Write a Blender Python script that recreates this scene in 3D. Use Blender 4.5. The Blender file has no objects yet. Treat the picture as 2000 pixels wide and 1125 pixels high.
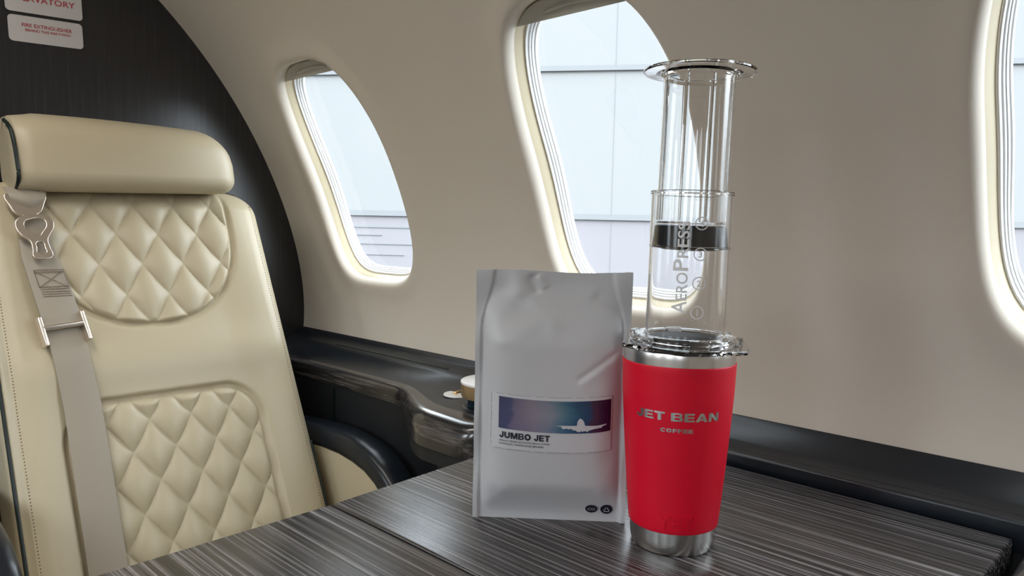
import bpy, math, random
import numpy as np
from mathutils import Matrix, Vector
random.seed(4)
PI = math.pi
S = bpy.context.scene
COL = S.collection

# ------------------------------------------------------------------ camera
# world: +Y runs forward along the cabin, +X to the window wall, Z up
R = np.array([[0.6942040780437247, -0.04308470192325002, 0.7184875826955163],
              [-0.7194596521551639, -0.07123127019681921, 0.6908718514072766],
              [0.021412775350997424, -0.9965288829764706, -0.08044674291377674]])
EYE = np.array([0.0, 0.0, 0.95])
FPX = 1450.0
cd = bpy.data.cameras.new('camera')
cam = bpy.data.objects.new('camera', cd); COL.objects.link(cam)
m = Matrix.Identity(4)
for i in range(3):
    m[i][0] = R[i][0]; m[i][1] = -R[i][1]; m[i][2] = -R[i][2]; m[i][3] = EYE[i]
cam.matrix_world = m
cd.sensor_width = 36; cd.lens = 36 * FPX / 2000; cd.clip_start = .02; cd.clip_end = 200
S.camera = cam

# ------------------------------------------------------------------ light, exposure
W = bpy.data.worlds.new('world'); S.world = W; W.use_nodes = True
bg = W.node_tree.nodes['Background']
bg.inputs[0].default_value = (.86, .94, 1.0, 1); bg.inputs[1].default_value = 5.2
# overcast sky, brightest in a broad band above the horizon
SKY = 12.0
_n = W.node_tree.nodes; _l = W.node_tree.links
_tc = _n.new('ShaderNodeTexCoord'); _sp = _n.new('ShaderNodeSeparateXYZ'); _mr = _n.new('ShaderNodeMapRange'); _cr = _n.new('ShaderNodeValToRGB'); _mu = _n.new('ShaderNodeMath'); _mu.operation = 'MULTIPLY'
_mr.inputs['From Min'].default_value = -1; _l.new(_tc.outputs['Generated'], _sp.inputs[0]); _l.new(_sp.outputs[2], _mr.inputs['Value']); _l.new(_mr.outputs[0], _cr.inputs[0])
_cr.color_ramp.elements[0].color = (.2, .2, .2, 1); _cr.color_ramp.elements[1].color = (.40, .40, .40, 1)
for _p, _v in ((.5, .22), (.535, .36), (.585, 1.0), (.72, 1.0), (.85, .40)):
    _e = _cr.color_ramp.elements.new(_p); _e.color = (_v, _v, _v, 1)
_mu.inputs[1].default_value = SKY; _l.new(_cr.outputs[0], _mu.inputs[0]); _l.new(_mu.outputs[0], bg.inputs[1])
S.view_settings.view_transform = 'Standard'; S.view_settings.look = 'None'
S.view_settings.gamma = 1; S.view_settings.use_curve_mapping = False
S.view_settings.exposure = 0.0
try:
    S.cycles.max_bounces = 20; S.cycles.transmission_bounces = 20; S.cycles.transparent_max_bounces = 24
    S.cycles.glossy_bounces = 10; S.cycles.diffuse_bounces = 8
    S.cycles.sample_clamp_indirect = 4; S.cycles.blur_glossy = .5
    S.cycles.use_denoising = True
except Exception:
    pass

def area(name, loc, target, sx, sy, power, color=(1, 1, 1), portal=False):
    l = bpy.data.lights.new(name, 'AREA'); l.shape = 'RECTANGLE'; l.size = sx; l.size_y = sy
    l.energy = power; l.color = color
    o = bpy.data.objects.new(name, l); COL.objects.link(o); o.location = loc
    d = Vector(target) - Vector(loc)
    o.rotation_euler = d.to_track_quat('-Z', 'Y').to_euler()
    if portal:
        l.cycles.is_portal = True
    return o
WIN = [1.098, .552, .036, -.50]            # window centres along Y
WZ = 1.028
for wy in WIN:
    for sx in (1, -1):
        area('window_portal', (sx * .86, wy, WZ), (0, wy, WZ - .03), .26, .38, 1, portal=True)
# unseen fill lights added under the ceiling to brighten the cabin
area('cabin_fill', (.0, .75, 1.50), (.0, .75, 0), .10, .9, 4.5, (1, .95, .88))
area('cabin_fill', (.0, -.45, 1.50), (.0, -.45, 0), .10, .9, .8, (1, .95, .88))

# ------------------------------------------------------------------ helpers
def tag(o, label=None, cat=None, group=None, kind=None):
    if label: o['label'] = label
    if cat: o['category'] = cat
    if group: o['group'] = group
    if kind: o['kind'] = kind
    return o
def empty(name, loc=(0, 0, 0), rz=0):
    o = bpy.data.objects.new(name, None); COL.objects.link(o); o.location = loc; o.rotation_euler = (0, 0, rz)
    o.empty_display_size = .05
    return o
class MB:
    def __init__(s): s.v = []; s.f = []; s.uv = None
    def add(s, vs, fs):
        n = len(s.v); s.v += [tuple(map(float, v)) for v in vs]; s.f += [tuple(n + i for i in f) for f in fs]; return s
    def box(s, a, b):
        x0, y0, z0 = a; x1, y1, z1 = b
        return s.add([(x0, y0, z0), (x1, y0, z0), (x1, y1, z0), (x0, y1, z0), (x0, y0, z1), (x1, y0, z1), (x1, y1, z1), (x0, y1, z1)],
              [(0, 3, 2, 1), (4, 5, 6, 7), (0, 1, 5, 4), (1, 2, 6, 5), (2, 3, 7, 6), (3, 0, 4, 7)])
    def grid(s, P, close_u=False, close_v=False, flip=False):
        # P[i][j] -> point
        ni, nj = len(P), len(P[0]); vs = [p for row in P for p in row]; fs = []
        for i in range(ni if close_u else ni - 1):
            for j in range(nj if close_v else nj - 1):
                a = i * nj + j; b = i * nj + (j + 1) % nj; c = ((i + 1) % ni) * nj + (j + 1) % nj; d = ((i + 1) % ni) * nj + j
                fs.append((a, d, c, b) if flip else (a, b, c, d))
        return s.add(vs, fs)
    def cap(s, ring, flip=False):
        n = len(ring)
        return s.add(ring, [tuple(range(n))[::-1] if flip else tuple(range(n))])
    def lathe(s, prof, n=96, rf=None, cx=0, cy=0):
        # closed profile [(r,z)...]; rf(theta, k) multiplies radius
        P = []
        for k, (r, z) in enumerate(prof):
            P.append([(cx + (r * (rf(2 * PI * j / n, k) if rf else 1)) * math.cos(2 * PI * j / n),
                       cy + (r * (rf(2 * PI * j / n, k) if rf else 1)) * math.sin(2 * PI * j / n), z) for j in range(n)])
        return s.grid(P, close_v=True)
    def tube(s, pts, r, n=10, closed=False, flat=1.0, up=(0, 0, 1)):
        pts = [Vector(p) for p in pts]; P = []; N = len(pts)
        for i, p in enumerate(pts):
            if closed: t = pts[(i + 1) % N] - pts[i - 1]
            else: t = pts[min(i + 1, N - 1)] - pts[max(i - 1, 0)]
            t.normalize(); u = Vector(up)
            if abs(t.dot(u)) > .98: u = Vector((0, 1, 0))
            a = t.cross(u).normalized(); b = a.cross(t).normalized()
            rr = r[i] if isinstance(r, (list, tuple)) else r
            P.append([tuple(p + a * (rr * math.cos(2 * PI * k / n)) + b * (rr * flat * math.sin(2 * PI * k / n))) for k in range(n)])
        s.grid(P, close_u=closed, close_v=True)
        if not closed: s.cap(P[0]); s.cap(P[-1], True)
        return s
    def build(s, name, mat, parent=None, smooth=True, angle=35, recalc=True):
        me = bpy.data.meshes.new(name); me.from_pydata(s.v, [], s.f); me.validate()
        import bmesh
        bm = bmesh.new(); bm.from_mesh(me)
        bmesh.ops.remove_doubles(bm, verts=bm.verts, dist=1e-6)
        if recalc: bmesh.ops.recalc_face_normals(bm, faces=bm.faces)
        if smooth:
            for f in bm.faces: f.smooth = True
            ca = math.radians(angle)
            for e in bm.edges:
                if len(e.link_faces) == 2 and e.calc_face_angle(0) > ca: e.smooth = False
        bm.to_mesh(me); bm.free()
        me.materials.append(mat)
        o = bpy.data.objects.new(name, me); COL.objects.link(o)
        if parent: o.parent = parent
        return o
def smooth(a, b, x):
    t = min(1, max(0, (x - a) / (b - a))); return t * t * (3 - 2 * t)
def spline(xs, ys, x):
    # monotone-ish cubic through points (Catmull-Rom)
    n = len(xs)
    i = max(0, min(n - 2, int(np.searchsorted(xs, x)) - 1))
    h = xs[i + 1] - xs[i]; t = (x - xs[i]) / h
    m0 = (ys[i + 1] - ys[i - 1]) / (xs[i + 1] - xs[i - 1]) if i > 0 else (ys[1] - ys[0]) / h
    m1 = (ys[i + 2] - ys[i]) / (xs[i + 2] - xs[i]) if i < n - 2 else (ys[-1] - ys[-2]) / h
    return (2*t**3-3*t*t+1)*ys[i] + (t**3-2*t*t+t)*h*m0 + (-2*t**3+3*t*t)*ys[i+1] + (t**3-t*t)*h*m1
def ray(x, y): return R @ np.array([x - 1000, y - 562.5, FPX])
def at_x(x, y, X): r = ray(x, y); return EYE + r * X / r[0]
def at_y(x, y, Y): r = ray(x, y); return EYE + r * Y / r[1]
def at_z(x, y, Z): r = ray(x, y); return EYE + r * (Z - EYE[2]) / r[2]

def rbox(hx, hy, hz, r, n=10, deform=None):
    """rounded box mesh builder centred on the origin"""
    mb = MB()
    def pt(p):
        p = np.array(p); h = np.array([hx, hy, hz]); q = np.clip(p, -(h - r), h - r); d = p - q
        l = np.linalg.norm(d)
        if l > 1e-9: p = q + d / l * r
        return tuple(deform(p) if deform else p)
    def lin(h):
        k = max(2, n)
        e = [-h + r * (1 - math.cos(PI / 2 * i / 5)) for i in range(5)]
        c = list(np.linspace(-h + r, h - r, k))
        return e + c + [-a for a in e[::-1]]
    X, Y, Z = lin(hx), lin(hy), lin(hz)
    for s in (-1, 1):
        mb.grid([[pt((x, y, s * hz)) for y in Y] for x in X])
        mb.grid([[pt((x, s * hy, z)) for z in Z] for x in X])
        mb.grid([[pt((s * hx, y, z)) for z in Z] for y in Y])
    return mb

# ------------------------------------------------------------------ materials
def mat(name, color=(.5, .5, .5), rough=.5, metal=0, **kw):
    m = bpy.data.materials.new(name); m.use_nodes = True
    b = m.node_tree.nodes['Principled BSDF']
    b.inputs['Base Color'].default_value = (*color, 1); b.inputs['Roughness'].default_value = rough; b.inputs['Metallic'].default_value = metal
    for k, v in kw.items(): b.inputs[k.replace('_', ' ')].default_value = v
    return m
def nd(m, t, **kw):
    n = m.node_tree.nodes.new(t)
    for k, v in kw.items(): setattr(n, k, v)
    return n
def bump(m, scale=(60, 60, 60), detail=3, strength=.1, dist=.001, kind='noise'):
    nt = m.node_tree; L = nt.links
    tc = nd(m, 'ShaderNodeTexCoord'); mp = nd(m, 'ShaderNodeMapping'); mp.inputs['Scale'].default_value = scale
    L.new(tc.outputs['Object'], mp.inputs[0])
    if kind == 'noise':
        n = nd(m, 'ShaderNodeTexNoise'); n.inputs['Scale'].default_value = 1; n.inputs['Detail'].default_value = detail; out = n.outputs[0]
    else:
        n = nd(m, 'ShaderNodeTexVoronoi'); n.inputs['Scale'].default_value = 1; out = n.outputs[0]
    L.new(mp.outputs[0], n.inputs['Vector'])
    b = nd(m, 'ShaderNodeBump'); b.inputs['Strength'].default_value = strength; b.inputs['Distance'].default_value = dist
    L.new(out, b.inputs['Height']); L.new(b.outputs[0], nt.nodes['Principled BSDF'].inputs['Normal'])
    return m
def leather(name, color, rough=.42):
    m = mat(name, color, rough); bump(m, (900, 900, 900), 2, .12, .0004, 'voronoi'); return m
def wood(name, scale, ramp, rough=.3, bumpy=.15, **kw):
    """dark veneer, grain stretched along the axis with the small scale"""
    m = mat(name, (.03, .03, .03), rough, **kw); nt = m.node_tree; L = nt.links
    tc = nd(m, 'ShaderNodeTexCoord'); mp = nd(m, 'ShaderNodeMapping'); mp.inputs['Scale'].default_value = scale
    L.new(tc.outputs['Object'], mp.inputs[0])
    n = nd(m, 'ShaderNodeTexNoise'); n.inputs['Scale'].default_value = 1; n.inputs['Detail'].default_value = 6; n.inputs['Roughness'].default_value = .7
    n.inputs['Distortion'].default_value = .08
    L.new(mp.outputs[0], n.inputs['Vector'])
    r = nd(m, 'ShaderNodeValToRGB'); r.color_ramp.elements[0].position = ramp[0][0]; r.color_ramp.elements[0].color = (*ramp[0][1], 1)
    r.color_ramp.elements[1].position = ramp[-1][0]; r.color_ramp.elements[1].color = (*ramp[-1][1], 1)
    for p, c in ramp[1:-1]:
        e = r.color_ramp.elements.new(p); e.color = (*c, 1)
    L.new(n.outputs[0], r.inputs[0]); L.new(r.outputs[0], nt.nodes['Principled BSDF'].inputs['Base Color'])
    b = nd(m, 'ShaderNodeBump'); b.inputs['Strength'].default_value = bumpy; b.inputs['Distance'].default_value = .0006
    L.new(n.outputs[0], b.inputs['Height']); L.new(b.outputs[0], nt.nodes['Principled BSDF'].inputs['Normal'])
    return m
def sheer(name, tint=(1, 1, 1), ior=1.45):
    """window pane: lets light straight through, mirrors by angle"""
    m = bpy.data.materials.new(name); m.use_nodes = True; nt = m.node_tree; nt.nodes.clear(); L = nt.links
    o = nt.nodes.new('ShaderNodeOutputMaterial'); mx = nt.nodes.new('ShaderNodeMixShader')
    t = nt.nodes.new('ShaderNodeBsdfTransparent'); t.inputs[0].default_value = (*tint, 1)
    g = nt.nodes.new('ShaderNodeBsdfGlossy'); g.inputs['Roughness'].default_value = .02
    f = nt.nodes.new('ShaderNodeLayerWeight'); p = nt.nodes.new('ShaderNodeMath'); p.operation = 'POWER'; p.inputs[1].default_value = 5
    q = nt.nodes.new('ShaderNodeMath'); q.operation = 'MULTIPLY_ADD'; q.inputs[1].default_value = .9; q.inputs[2].default_value = .03
    L.new(f.outputs['Facing'], p.inputs[0]); L.new(p.outputs[0], q.inputs[0]); L.new(q.outputs[0], mx.inputs[0]); L.new(t.outputs[0], mx.inputs[1]); L.new(g.outputs[0], mx.inputs[2]); L.new(mx.outputs[0], o.inputs[0])
    return m
M = dict(
    wall=bump(mat('wall_fabric', (.66, .60, .52), .75), (350, 350, 350), 3, .15, .0006),
    reveal=mat('cream_plastic', (.62, .54, .38), .45),
    bezel=mat('white_plastic', (.86, .87, .88), .35),
    pane=sheer('window_acrylic', (.97, .985, 1)),
    shade=mat('shade_plastic', (.50, .48, .42), .5),
    leather=leather('cream_leather', (.50, .43, .295)),
    grey=mat('slate_plastic', (.22, .235, .26), .35),
    piping=mat('dark_green_piping', (.006, .014, .012), .4),
    bulk=wood('dark_vertical_veneer', (160, 160, 5), [(.3, (.004, .004, .005)), (.55, (.010, .010, .013)), (.75, (.036, .037, .045))], .38, .12, Coat_Weight=.9, Coat_Roughness=.31, Specular_IOR_Level=.3),
    table=wood('dark_striped_veneer', (300, 1.6, 300), [(.34, (.006, .006, .007)), (.47, (.022, .020, .020)), (.54, (.085, .078, .08)), (.68, (.34, .32, .325))], .27, .25),
    band=wood('dark_gloss_veneer', (120, 6, 120), [(.35, (.008, .008, .009)), (.52, (.03, .027, .026)), (.70, (.16, .145, .135))], .2, .2, Coat_Weight=.6, Coat_Roughness=.12),
    black=mat('black_leatherette', (.006, .009, .014), .32, 0, Coat_Weight=.2, Coat_Roughness=.2, Specular_IOR_Level=.4),
    panel=mat('charcoal_panel', (.011, .012, .014), .55, 0, Specular_IOR_Level=.35),
    carpet=bump(mat('dark_carpet', (.02, .02, .022), .95), (400, 400, 400), 3, .5, .003),
    white=mat('white_sign', (.56, .54, .54), .5),
    red_ink=mat('red_ink', (.42, .05, .06), .5),
    steel=mat('brushed_steel', (.70, .68, .65), .26, 1),
    red=mat('red_powder_coat', (.62, .001, .020), .45, 0, Specular_IOR_Level=.3),
    clear=mat('clear_acrylic', (1, 1, 1), .0, 0, Transmission_Weight=1.0, IOR=1.49),
    rubber=mat('black_rubber', (.006, .006, .010), .35),
    filter=mat('matt_black_filter', (.006, .007, .012), .6, 0, Specular_IOR_Level=.25),
    frost=mat('frosted_print', (.70, .70, .71), .6),
    bag=mat('satin_grey_film', (.46, .455, .465), .34),
    label=mat('label_paper', (.50, .49, .505), .38),
    ink=mat('black_ink', (.008, .008, .018), .45),
    webbing=bump(mat('taupe_webbing', (.33, .285, .225), .55), (60, 60, 900), 1, .1, .0004),
    thread=mat('brown_thread', (.22, .15, .11), .8),
    nickel=mat('warm_nickel', (.78, .69, .60), .3, 1),
    cap=mat('white_gloss_cap', (.85, .84, .82), .3),
    gold=mat('bronze_ring', (.42, .29, .16), .35, .6),
    brass=mat('brass', (.75, .52, .25), .25, 1),
    darkglass=mat('dark_blue_glass', (.006, .02, .03), .08),
    outside=mat('hangar_white', (.19, .193, .19), .8),
    outside_low=mat('hangar_lilac', (.183, .176, .184), .8),
    seam=mat('hangar_seam', (.160, .166, .170), .8), ground=mat('apron_concrete', (.12, .12, .12), .9),
)

# ------------------------------------------------------------------ cabin shell
CO = [-1.659, 1.831, -1.461, 0.102, 0.798]
def Xp(z): return float(np.polyval(CO, z - .735)) if z < 1.36 else math.sqrt(max(0, .728 ** 2 - (z - .81) ** 2)) * (float(np.polyval(CO, .625)) / math.sqrt(.728 ** 2 - .55 ** 2))
def nrm(z):
    d = (Xp(z + .002) - Xp(z - .002)) / .004; l = math.hypot(1, d); return (-1 / l, 0, d / l)
def wp(y, z, h, side=1):
    n = nrm(z); return (side * (Xp(z) + n[0] * h), y, z + n[2] * h)
def hole(th, inset=0):
    """window opening outline in (y,z) offsets from its centre"""
    c, s = math.cos(th), math.sin(th); a, b = .121, .177; n = 3.3 if s > 0 else 3.9
    r = (abs(c / a) ** n + abs(s / b) ** n) ** (-1 / n)
    y, z = r * c, r * s
    y *= 1 - .05 * smooth(.03, .17, z)
    r = math.hypot(y, z); k = (r - inset) / r
    return y * k, z * k
def lip(d):
    if d <= .011:
        a = math.acos(max(-1, 1 - d / .011)); return -.012 + .0165 * math.sin(a)
    return .0045 * (1 - smooth(.011, .042, d))
Z0, Z1, BY, FY = .70, 1.36, 1.362, -.95
bounds = [(.825, BY), (.294, .825), (-.232, .294), (-.78, -.232)]
def side_wall(side, name):
    mb = MB()
    for (wy, (y0, y1)) in zip(WIN, bounds):
        per = []
        for k in range(36): per.append((y1, Z0 + (Z1 - Z0) * k / 36))
        for k in range(30): per.append((y1 + (y0 - y1) * k / 30, Z1))
        for k in range(36): per.append((y0, Z1 + (Z0 - Z1) * k / 36))
        for k in range(30): per.append((y0 + (y1 - y0) * k / 30, Z0))
        ds = [0, .0004, .0012, .0025, .004, .006, .0085, .011, .015, .02, .026, .033, .042]
        P = []
        inner = []
        for (y, z) in per:
            th = math.atan2(z - WZ, y - wy); hy, hz = hole(th); inner.append((wy + hy, WZ + hz, y, z))
        for d in ds:
            row = []
            for (hy, hz, y, z) in inner:
                l = math.hypot(y - hy, z - hz); t = d / l; row.append(wp(hy + (y - hy) * t, hz + (z - hz) * t, lip(d), side))
            P.append(row)
        for q in range(1, 15):
            row = []
            for (hy, hz, y, z) in inner:
                l = math.hypot(y - hy, z - hz); t = .042 / l + (1 - .042 / l) * q / 14; row.append(wp(hy + (y - hy) * t, hz + (z - hz) * t, 0, side))
            P.append(row)
        mb.grid(P, close_v=True)
    mb.grid([[wp(y, z, 0, side) for z in np.linspace(Z0, Z1, 37)] for y in (FY, -.78)])
    # lower sidewall under the ledge
    mb.grid([[(side * x, y, z) for (x, z) in ((Xp(Z0), Z0), (.80, .45), (.79, .2), (.77, 0))] for y in (FY, BY)])
    o = mb.build(name, M['wall']); tag(o, kind='structure')
    return o
side_wall(1, 'wall_right'); side_wall(-1, 'wall_left')
mb = MB(); zz = [1.36, 1.40, 1.44, 1.48, 1.505, 1.52, 1.53, 1.538]
prof = [(Xp(z), z) for z in zz] + [(0, 1.538)] + [(-Xp(z), z) for z in zz[::-1]]
mb.grid([[(x, y, z) for (x, z) in prof] for y in (FY, BY)])
tag(mb.build('ceiling', M['wall']), kind='structure')
tag(MB().box((-.77, FY, -.02), (.77, BY, 0)).build('floor', M['carpet'], smooth=False), kind='structure')
# front bulkhead and the partition behind the camera
def cross(scale=1.0):
    pts = [(.77, 0), (.79, .2), (.80, .45)] + [(Xp(z), z) for z in np.linspace(.70, 1.36, 24)] + [(Xp(z), z) for z in zz[1:]]
    return [(x * scale, z) for (x, z) in pts] + [(-x * scale, z) for (x, z) in pts[::-1]]
def plate(name, y0, y1, m):
    c = cross(1.012); mb = MB(); a = [(x, y0, z) for x, z in c]; b = [(x, y1, z) for x, z in c]
    mb.grid([a, b], close_v=True); mb.cap(a); mb.cap(b, True)
    o = mb.build(name, m, angle=30); tag(o, kind='structure'); return o
plate('wall_front', BY, BY + .03, M['bulk'])
plate('wall_back', FY - .03, FY, M['wall'])

# windows
def window(idx, wy, side, detailed=True):
    NT = 128
    def ring(inset, dep):
        r = []
        for k in range(NT):
            hy, hz = hole(2 * PI * k / NT, inset); r.append(wp(wy + hy, WZ + hz, -dep, side))
        return r
    mb = MB(); mb.grid([ring(-.0004, .011), ring(.001, .014), ring(.0045, .022), ring(.006, .028)], close_v=True)
    w = mb.build('window_%d' % idx, M['reveal']); tag(w, kind='structure')
    pr = [(.006, .028), (.0062, .0255), (.0090, .0250), (.0098, .0268), (.0108, .0305), (.0126, .0312), (.0136, .0330), (.0142, .0365), (.0158, .0370), (.0166, .0390), (.0172, .0425), (.0190, .0435), (.0197, .045), (.020, .052)]
    mb = MB(); mb.grid([ring(.006 + (a - .006) * .68, .0255 + (b - .0255) * .62) for a, b in pr], close_v=True)
    mb.build('bezel', M['bezel'], w, angle=50)
    mb = MB(); rr = [ring(.0152 + .104 * t, .0405) for t in (0, .4, .8, .98)]
    mb.grid(rr, close_v=True); mb.cap(rr[-1]); mb.build('pane', M['pane'], w)
    if detailed:
        # pull-down shade, almost fully raised
        zb = 1.1835
        P = []
        for k in range(25):
            row = []
            for dep in (.0135, .0165):
                row.append(dep)
            P.append(row)
        mb = MB(); N = 24
        def outl(y):  # top of opening at this y
            best = None
            lo, hi = 0, .176
            for _ in range(30):
                mdl = (lo + hi) / 2
                r = 0
                th = math.atan2(mdl, y); hy, hz = hole(th, .002)
                if math.hypot(y, mdl) < math.hypot(hy, hz): lo = mdl
                else: hi = mdl
            return WZ + lo
        def shadepts(dep):
            rows = []
            for k in range(N + 1):
                y = -.107 + .214 * k / N; zt = max(zb + .001, outl(y))
                rows.append([wp(wy + y, zb + (zt - zb) * q / 6, -dep, side) for q in range(7)])
            return rows
        A, B = shadepts(.0135), shadepts(.0165)
        mb.grid(A); mb.grid(B, flip=True); mb.grid([[a[0] for a in A], [b[0] for b in B]])
        sh = mb.build('shade', M['shade'], w)
        hp = [wp(wy - .052 + .085 * k / 14, zb + .0075 + .003 * math.sin(PI * k / 14), -.0125, side) for k in range(15)]
        MB().tube(hp, [.0012] + [.0026] * 13 + [.0012], 8).build('shade_handle', M['shade'], sh)
    return w
for i, wy in enumerate(WIN): window(i + 1, wy, 1)
for i, wy in enumerate(WIN): window(i + 5, wy, -1, False)

# ------------------------------------------------------------------ outside: pale hangar wall
n0 = np.array([.83, .555, 0]); n0 /= np.linalg.norm(n0); t0 = np.array([n0[1], -n0[0], 0])
D = 6.0
def hw(s, z, off=0): return tuple(n0 * (D - off) + t0 * s + np.array([0, 0, z]))
def slab(mb, s0, s1, z0, z1, off0, off1):
    a = [hw(s0, z0, off0), hw(s1, z0, off0), hw(s1, z1, off0), hw(s0, z1, off0)]
    b = [hw(s0, z0, off1), hw(s1, z0, off1), hw(s1, z1, off1), hw(s0, z1, off1)]
    mb.add(a + b, [(0, 1, 2, 3), (7, 6, 5, 4), (0, 4, 5, 1), (1, 5, 6, 2), (2, 6, 7, 3), (3, 7, 4, 0)])
mb = MB(); slab(mb, -14, 14, 1.06, 3.5, -.15, 0); hwall = mb.build('wall_hangar', M['outside'], smooth=False); tag(hwall, kind='structure')
mb = MB(); slab(mb, -14, 14, -1.25, 1.06, -.15, 0); mb.build('lower_cladding', M['outside_low'], hwall, smooth=False)
for (z0, z1) in ((2.20, 2.24), (1.03, 1.075)):
    mb = MB(); slab(mb, -14, 14, z0, z1, -.02, .03); mb.build('cladding_rail', M['seam'], hwall, smooth=False)
for s in (-4.55, -.28, 3.2):
    mb = MB(); slab(mb, s, s + .004, -.6, 3.5, 0, .002); mb.build('cladding_joint', M['seam'], hwall, smooth=False)
for (z0, z1, s0, s1) in ((.93, .945, -3.5, -1.2), (.865, .872, -3.0, -2.2), (.79, .80, -3.4, -1.2), (.70, .706, -2.9, -2.0)):
    mb = MB(); slab(mb, s0, s1, z0, z1, 0, .01); mb.build('cladding_rail', M['seam'], hwall, smooth=False)
MB().box((-20, -20, -1.3), (20, 20, -1.25)).build('ground_apron', M['ground'], hwall, smooth=False)

# ------------------------------------------------------------------ side ledge / console
def ledge_prof(y):
    """cross-section (x, z) from the wall down to the cabin face"""
    a = smooth(.70, .60, y)          # 1 beside the table, 0 by the seat
    k = smooth(.93, .76, y) * (1 - smooth(.67, .615, y))      # swelling with the cup holder
    xf = .70 * (1 - a) + .7385 * a
    xf = xf - .075 * k
    ztop = .700 * (1 - a) + .7125 * a
    b = .722 * (1 - a) + .7145 * a
    pts = [(.7965, .7395), (.7950, .7385), (.790, .7335), (.784, .7285), (.772, .7245 * (1 - a) + .718 * a), (.764, b), (.7585, b - .004 * (1 - a))]
    x1 = .7585; z1 = b - .004 * (1 - a)
    for t in (.12, .3, .5, .7, .86):
        pts.append((x1 + (xf + .012 + .014 * k - x1) * t, ztop + .001 + (z1 - ztop - .001) * (1 - t) ** 2.2))
    for q in range(0, 7):                            # rounded nose
        an = q / 6 * PI / 2; rr = .010 * (1 - a) + .003 * a + .014 * k
        pts.append((xf + rr - rr * math.sin(an), ztop - rr + rr * math.cos(an)))
    drop = .028 + .018 * k
    pts.append((xf, ztop - .6 * drop)); pts.append((xf + .001, ztop - drop))
    return pts
ys = sorted(set(list(np.linspace(.52, BY - .001, 90)) + list(np.linspace(.104, .52, 8))))
con = empty('side_ledge', (.75, .8, 0)); 
tag(con, 'long black side ledge with veneered nose running under the cabin windows', 'ledge')
off = Vector((-.75, -.8, 0))
def shift(o, e):   # put world-space mesh under an empty placed at e.location
    for v in o.data.vertices: v.co -= e.location
    return o
prof = [ledge_prof(y) for y in ys]
NN = 12
top = MB(); top.grid([[(x, y, z) for (x, z) in p[:NN]] for y, p in zip(ys, prof)])
shift(top.build('top_surface', M['black'], con, angle=60), con)
nose = MB(); idx = [i for i, y in enumerate(ys) if y > .57]
nose.grid([[(x, ys[i], z) for (x, z) in prof[i][NN - 1:]] for i in idx]); shift(nose.build('veneer_nose', M['band'], con, angle=60), con)
nose2 = MB(); idx2 = [i for i, y in enumerate(ys) if y <= .60]
nose2.grid([[(x, ys[i], z) for (x, z) in prof[i][NN - 1:]] for i in idx2]); shift(nose2.build('edge_trim', M['black'], con, angle=60), con)
fp = MB()
fp.grid([[((p[-1][0] + .003) if z > .61 else max(.718 if z < .5 else .705, p[-1][0] + .003), y, z) for z in [p[-1][1] + .001, p[-1][1] - .02, .60, .52, .49, .2, .001]] for y, p in zip(ys, prof)])
shift(fp.build('lower_panel', M['panel'], con, angle=50), con)
sl = MB(); sl.box((.6985, 1.096, .50), (.7035, 1.0975, .668)); shift(sl.build('panel_joint', M['piping'], con, smooth=False), con)
sl = MB(); sl.grid([[(.7745 + dx, y, .7262 + dz) for dx, dz in ((0, 0), (.0, -.0012), (-.004, -.0028), (-.004, -.0012))] for y in (.88, 1.20)], close_v=True); shift(sl.build('slot', M['piping'], con, smooth=False), con)
# cup holder ring let into the swelling
JX, JY = .716, .724
# wood-topped housing next to the table's near end
hs = empty('console_housing', (.74, 0, .60)); tag(hs, 'glossy dark veneered console box at the near right corner of the table', 'console')
h1 = rbox(.090, .125, .10, .008, 4); o = h1.build('housing_body', M['band'], hs); o.location = (-.047, -.0235, .000)
h2 = rbox(.0235, .123, .010, .004, 3); o = h2.build('housing_cap', M['grey'], hs); o.location = (.0185, -.0205, .1105)

# jar with white cap in the cup holder
jar = empty('lidded_jar', (JX, JY, .7015)); jar.scale = (1.07, 1.07, 1.07); tag(jar, 'short jar with white lid and bronze rim sunk in the ledge cup holder', 'jar')
MB().lathe([(0, .000), (.030, .000), (.032, .003), (.032, .022), (.0, .022)], 64).build('glass_body', M['darkglass'], jar)
MB().lathe([(0, .014), (.0385, .014), (.0395, .016), (.0395, .031), (.0, .031)], 64).build('bronze_rim', M['gold'], jar)
MB().lathe([(0, .031), (.0395, .031), (.0402, .0325), (.0398, .0345), (.038, .0355), (0, .0358)], 64).build('white_lid', M['cap'], jar)
ch = MB().lathe([(.0345, .6975), (.0345, .7025), (.037, .7035), (.040, .7025), (.041, .699), (.041, .6975)], 64, cx=JX, cy=JY)
shift(ch.build('cup_holder_ring', M['black'], con), con)
dk = empty('socket_cover', (.7185, .797, .7042)); dk.rotation_euler = (0, 0, .3); dk.scale = (1.25, 1.25, 1.1)
tag(dk, 'small white leaf-shaped cover with brass knob on the ledge beside the jar', 'cover')
def leaf(t):
    return 1 + .28 * math.exp(-((t - 4.35) / .22) ** 2)
MB().lathe([(0, 0), (.0155, 0), (.0165, .001), (.0160, .0025), (0, .0032)], 64, rf=lambda t, k: leaf(t)).build('cover_plate', M['cap'], dk)
rbox(.0065, .0022, .0018, .0012, 3).build('brass_knob', M['brass'], dk).location = (0, 0, .0045)

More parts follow.
